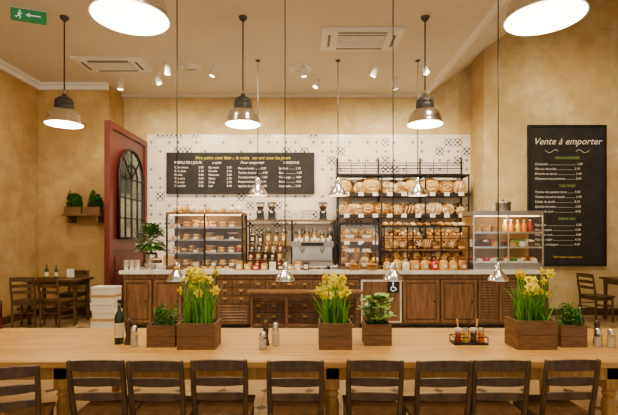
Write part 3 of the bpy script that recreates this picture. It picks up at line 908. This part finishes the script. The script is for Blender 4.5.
# ------------------------------------------------------------ table
m = MB('communal_dining_table')
TL, TR, TN, TF = -2.85, 3.0, 2.94, 4.04
nb = 7; bw = (TF-TN)/nb
for k in range(nb):
    m.b(TL, TR, TN+k*bw+.001, TN+(k+1)*bw-.001, TT-.045, TT, TABLE)
m.b(TL+.15, TR-.15, TN+.08, TN+.105, TT-.15, TT-.045, PINE); m.b(TL+.15, TR-.15, TF-.105, TF-.08, TT-.15, TT-.045, PINE)
for x in (TL+.15, TR-.175): m.b(x, x+.025, TN+.105, TF-.105, TT-.15, TT-.045, PINE)
leg = [(.022, 0), (.03, .02), (.024, .05), (.034, .1), (.046, .3), (.05, .42), (.035, .47), (.05, .49), (.035, .51), (.05, .53)]
for x in (-1.74, .165, 2.13):
    for y in (TN+.13, TF-.13):
        m.lathe(x, y, 0, leg, PINE, 16, True); m.b(x-.05, x+.05, y-.05, y+.05, .53, TT-.045, PINE)
m.build(bevel=.005)

# ------------------------------------------------------------ chairs
def chairmesh(name='dining_chair'):
    m = MB(name); w = .165
    for s in (-1, 1):
        m.tube([(s*w, -.17, 0), (s*(w-.004), -.17, .25), (s*(w-.005), -.175, .47), (s*w, -.205, .65), (s*w, -.235, .83)], [.015, .018, .019, .018, .015], DWOOD, 8)
        m.tube([(s*w, .17, 0), (s*w*.97, .165, .43)], [.014, .019], DWOOD, 8)
        m.tube([(s*w, -.17, .2), (s*w, .17, .2)], .01, DWOOD, 6)
        m.tube([(s*w, -.17, .3), (s*w, .17, .3)], .01, DWOOD, 6)
    m.tube([(-w, .17, .26), (w, .17, .26)], .01, DWOOD, 6); m.tube([(-w, -.17, .26), (w, -.17, .26)], .01, DWOOD, 6)
    m.b(-.185, .185, -.155, .2, .43, .455, DWOOD); m.b(-.16, .16, -.15, .17, .38, .43, DWOOD)
    def rail(z0, z1, y, th=.009):
        vs = []; fs = []; N = 8
        for i in range(N+1):
            t = -1+2*i/N; x = t*w; yy = y-.022*(1-t*t); dz = .012*(1-t*t)
            vs += [(x, yy-th, z0), (x, yy+th, z0), (x, yy+th, z1+dz), (x, yy-th, z1+dz)]
        for i in range(N):
            a = i*4; b_ = a+4
            fs += [(a, b_, b_+3, a+3), (a+1, a+2, b_+2, b_+1), (a+3, b_+3, b_+2, a+2), (a, a+1, b_+1, b_)]
        fs += [(0, 3, 2, 1), (N*4, N*4+1, N*4+2, N*4+3)]
        m.add(vs, fs, DWOOD)
    rail(.765, .825, -.228); rail(.665, .71, -.208); rail(.57, .61, -.19)
    return m
ch = chairmesh().build((-1.34, 2.93, 0), rz=.03, bevel=.003)
for x, y, rz in ((-.955, 2.92, -.02), (-.57, 2.94, .02), (-.085, 2.92, 0), (.42, 2.93, -.03), (.84, 2.92, .02), (1.21, 2.93, -.02), (1.645, 2.94, .03)):
    dup(ch, 'dining_chair', (x, y, 0), rz)
dup(ch, 'dining_chair', (-1.87, 2.76, 0), .35)
for x, y, rz in ((-4.95, 7.62, .2), (-4.42, 7.6, -.15), (-4.7, 8.58, pi), (5.45, 8.2, -pi/2+.2), (6.95, 8.2, pi/2)):
    dup(ch, 'cafe_chair', (x, y, 0), rz, 1.1)
def cafetable(loc):
    m = MB('cafe_table')
    m.b(-.5, .5, -.3, .3, .78, .82, DWOOD); m.b(-.45, .45, -.25, .25, .7, .78, DWOOD)
    for x in (-.42, .42):
        for y in (-.22, .22): m.c(x, y, .35, .05, .05, .7, DWOOD)
    m.build(loc, bevel=.004)
cafetable((-4.7, 8.13, 0)); cafetable((6.2, 8.2, 0))

# ------------------------------------------------------------ condiments
def bottle(loc, h=.33, r=.035, name='olive_oil_bottle'):
    m = MB(name)
    m.lathe(0, 0, 0, [(0, 0), (r, 0), (r, h*.58), (r*.85, h*.66), (r*.38, h*.74), (r*.36, h*.94), (0, h*.94)], BOTTLE, 18)
    m.cyl(0, 0, h*.94, h, r*.42, BLACKP, 12); m.lathe(0, 0, 0, [(r*1.02, h*.15), (r*1.02, h*.48)], LABEL, 18)
    return m.build(loc)
def mill(loc, glass=True, h=.17):
    m = MB('pepper_mill' if not glass else 'salt_shaker')
    r = .03
    if glass:
        m.lathe(0, 0, 0, [(0, 0), (r, 0), (r, h*.6), (r*.8, h*.68)], JARG, 16); m.cyl(0, 0, .004, h*.5, r*.85, CERAM, 14)
        m.lathe(0, 0, h*.68, [(r*.85, 0), (r*.85, h*.18), (r*.4, h*.28), (0, h*.3)], CHROME, 16)
    else:
        m.lathe(0, 0, 0, [(0, 0), (r, 0), (r*.95, h*.1), (r*.62, h*.35), (r*.85, h*.62), (r*.5, h*.68), (r*.8, h*.8), (r*.55, h*.95), (0, h)], CHOC, 16)
    m.build(loc)
bottle((-1.515, 3.45, TT), .35, .037)
mill((-1.43, 3.42, TT), False, .21); mill((-1.36, 3.36, TT), True, .17)
mill((-.34, 3.4, TT), False, .2); mill((-.262, 3.38, TT), True, .19); mill((-.35, 3.28, TT), True, .14)
bottle((2.21, 3.52, TT), .3, .032); mill((2.3, 3.45, TT), False, .19); mill((2.24, 3.35, TT), True, .15); mill((2.33, 3.33, TT), True, .15)
m = MB('condiment_caddy')
m.b(-.13, .13, -.06, .06, .008, .014, BLACK)
for z in (.004, .06):
    m.tube([(-.13, -.06, z), (.13, -.06, z), (.13, .06, z), (-.13, .06, z), (-.13, -.06, z)], .004, BLACK, 6)
for x in (-.13, .13):
    for y in (-.06, .06): m.tube([(x, y, .002), (x, y, .062)], .004, BLACK, 6)
m.tube([(0, 0, .01), (0, 0, .17), (.02, 0, .19), (0, 0, .21), (-.02, 0, .19), (0, 0, .17)], .004, BLACK, 6)
for i, mt in enumerate((PINK, JUICEY, CHOC, JUICE)):
    x = -.09+.06*i
    m.lathe(x, -.02, .014, [(.0, 0), (.026, 0), (.026, .085), (.02, .095)], JARG, 12); m.cyl(x, -.02, .016, .09, .023, mt, 12); m.cyl(x, -.02, .109, .128, .023, [CERAM, CHROME][i % 2], 12)
for x in (-.06, .06): m.tube([(x, .03, .02), (x*1.4, .03, .19)], .006, PINE, 6)
m.build((1.275, 3.45, TT))
bottle((-4.95, 8.15, .82), .26, .035, 'water_bottle'); bottle((-4.8, 8.2, .82), .24, .03, 'vinegar_bottle')
m = MB('menu_holder'); m.b(-.08, .08, -.02, .02, 0, .02, DWOOD); m.b(-.07, .07, -.004, .004, .02, .18, PAPER); m.build((-4.5, 8.15, .82))
m = MB('pastry_box_stack')
z = 0
for i in range(6):
    h = .13; dx = R.uniform(-.02, .02)
    m.b(-.19+dx, .19+dx, -.13, .13, z, z+h-.004, PAPER); m.b(-.195+dx, .195+dx, -.135, .135, z+h*.7, z+h, KRAFT if i in (1, 4) else PAPER); z += h
m.build((-3.38, 7.2, 0), bevel=.003)
m = MB('paper_cup_stack')
for k in range(3):
    for j in range(4): m.lathe(-.1+k*.1, 0, j*.025, [(.03, 0), (.042, .1), (.045, .1)], PAPER, 14, j == 3)
m.build((-3.1, 7.56, TZ))
m = MB('fire_extinguisher')
m.lathe(0, 0, 0, [(0, 0), (.075, 0), (.08, .02), (.08, .4), (.05, .47), (.025, .49), (.025, .52)], XRED, 18)
m.b(-.02, .05, -.015, .015, .52, .55, BLACKP); m.b(-.02, .07, -.012, .012, .57, .585, BLACKP)
m.tube([(.03, 0, .53), (.1, 0, .48), (.1, 0, .2)], .012, BLACKP, 8)
m.build((-5.44, 7.5, .0))

# ------------------------------------------------------------ lights
WARM = (1, .81, .54)
def aim(o, t):
    d = Vector(t)-o.location; o.rotation_euler = d.to_track_quat('-Z', 'Y').to_euler()
for x, tx in ((-2.7, -2.6), (-.9, -.9), (.9, 1.0), (2.3, 2.3)):
    o = light('added_spot', 'SPOT', (x, 7.3, 4.6), 480, WARM, .15, ang=1.9, blend=.8); aim(o, (tx, 9.2, 2.3))  # added in place of the modelled ceiling spotlights, washing the back wall
o = light('added_spot', 'SPOT', (4.6, 6.0, 5.2), 360, WARM, .15, ang=1.8, blend=.9); aim(o, (5.2, 8.8, 2.9))  # added spot, no fixture, brightens the right back wall
o = light('added_spot', 'SPOT', (-4.2, 6.3, 4.6), 120, WARM, .15, ang=1.9, blend=.9); aim(o, (-4.8, 8.8, 2.2))  # added spot, no fixture, lifts the nook
for x in (-2, 0, 2):
    o = light('added_spot', 'SPOT', (x, 5.2, 4.6), 180, WARM, .15, ang=1.4, blend=.9); aim(o, (x, 7.7, 1.1))  # added spots above the view, no fixtures, brighten the counter front
    o = light('added_spot', 'SPOT', (x, 2.2, 4.6), 150, WARM, .2, ang=1.5, blend=.9); aim(o, (x, 3.5, .75))  # added spots above the view, no fixtures, brighten the table

w = bpy.data.worlds.new('world'); bpy.context.scene.world = w; w.use_nodes = True
bg = w.node_tree.nodes['Background']; bg.inputs[0].default_value = (1, .90, .75, 1); bg.inputs[1].default_value = .85

cam = bpy.data.cameras.new('camera'); cam.sensor_width = 36; cam.lens = 432/618*36; cam.shift_y = 29.5/618
co = bpy.data.objects.new('camera', cam); bpy.context.scene.collection.objects.link(co)
co.location = (0, 0, 1.6); co.rotation_euler = (pi/2, 0, 0)
bpy.context.scene.camera = co
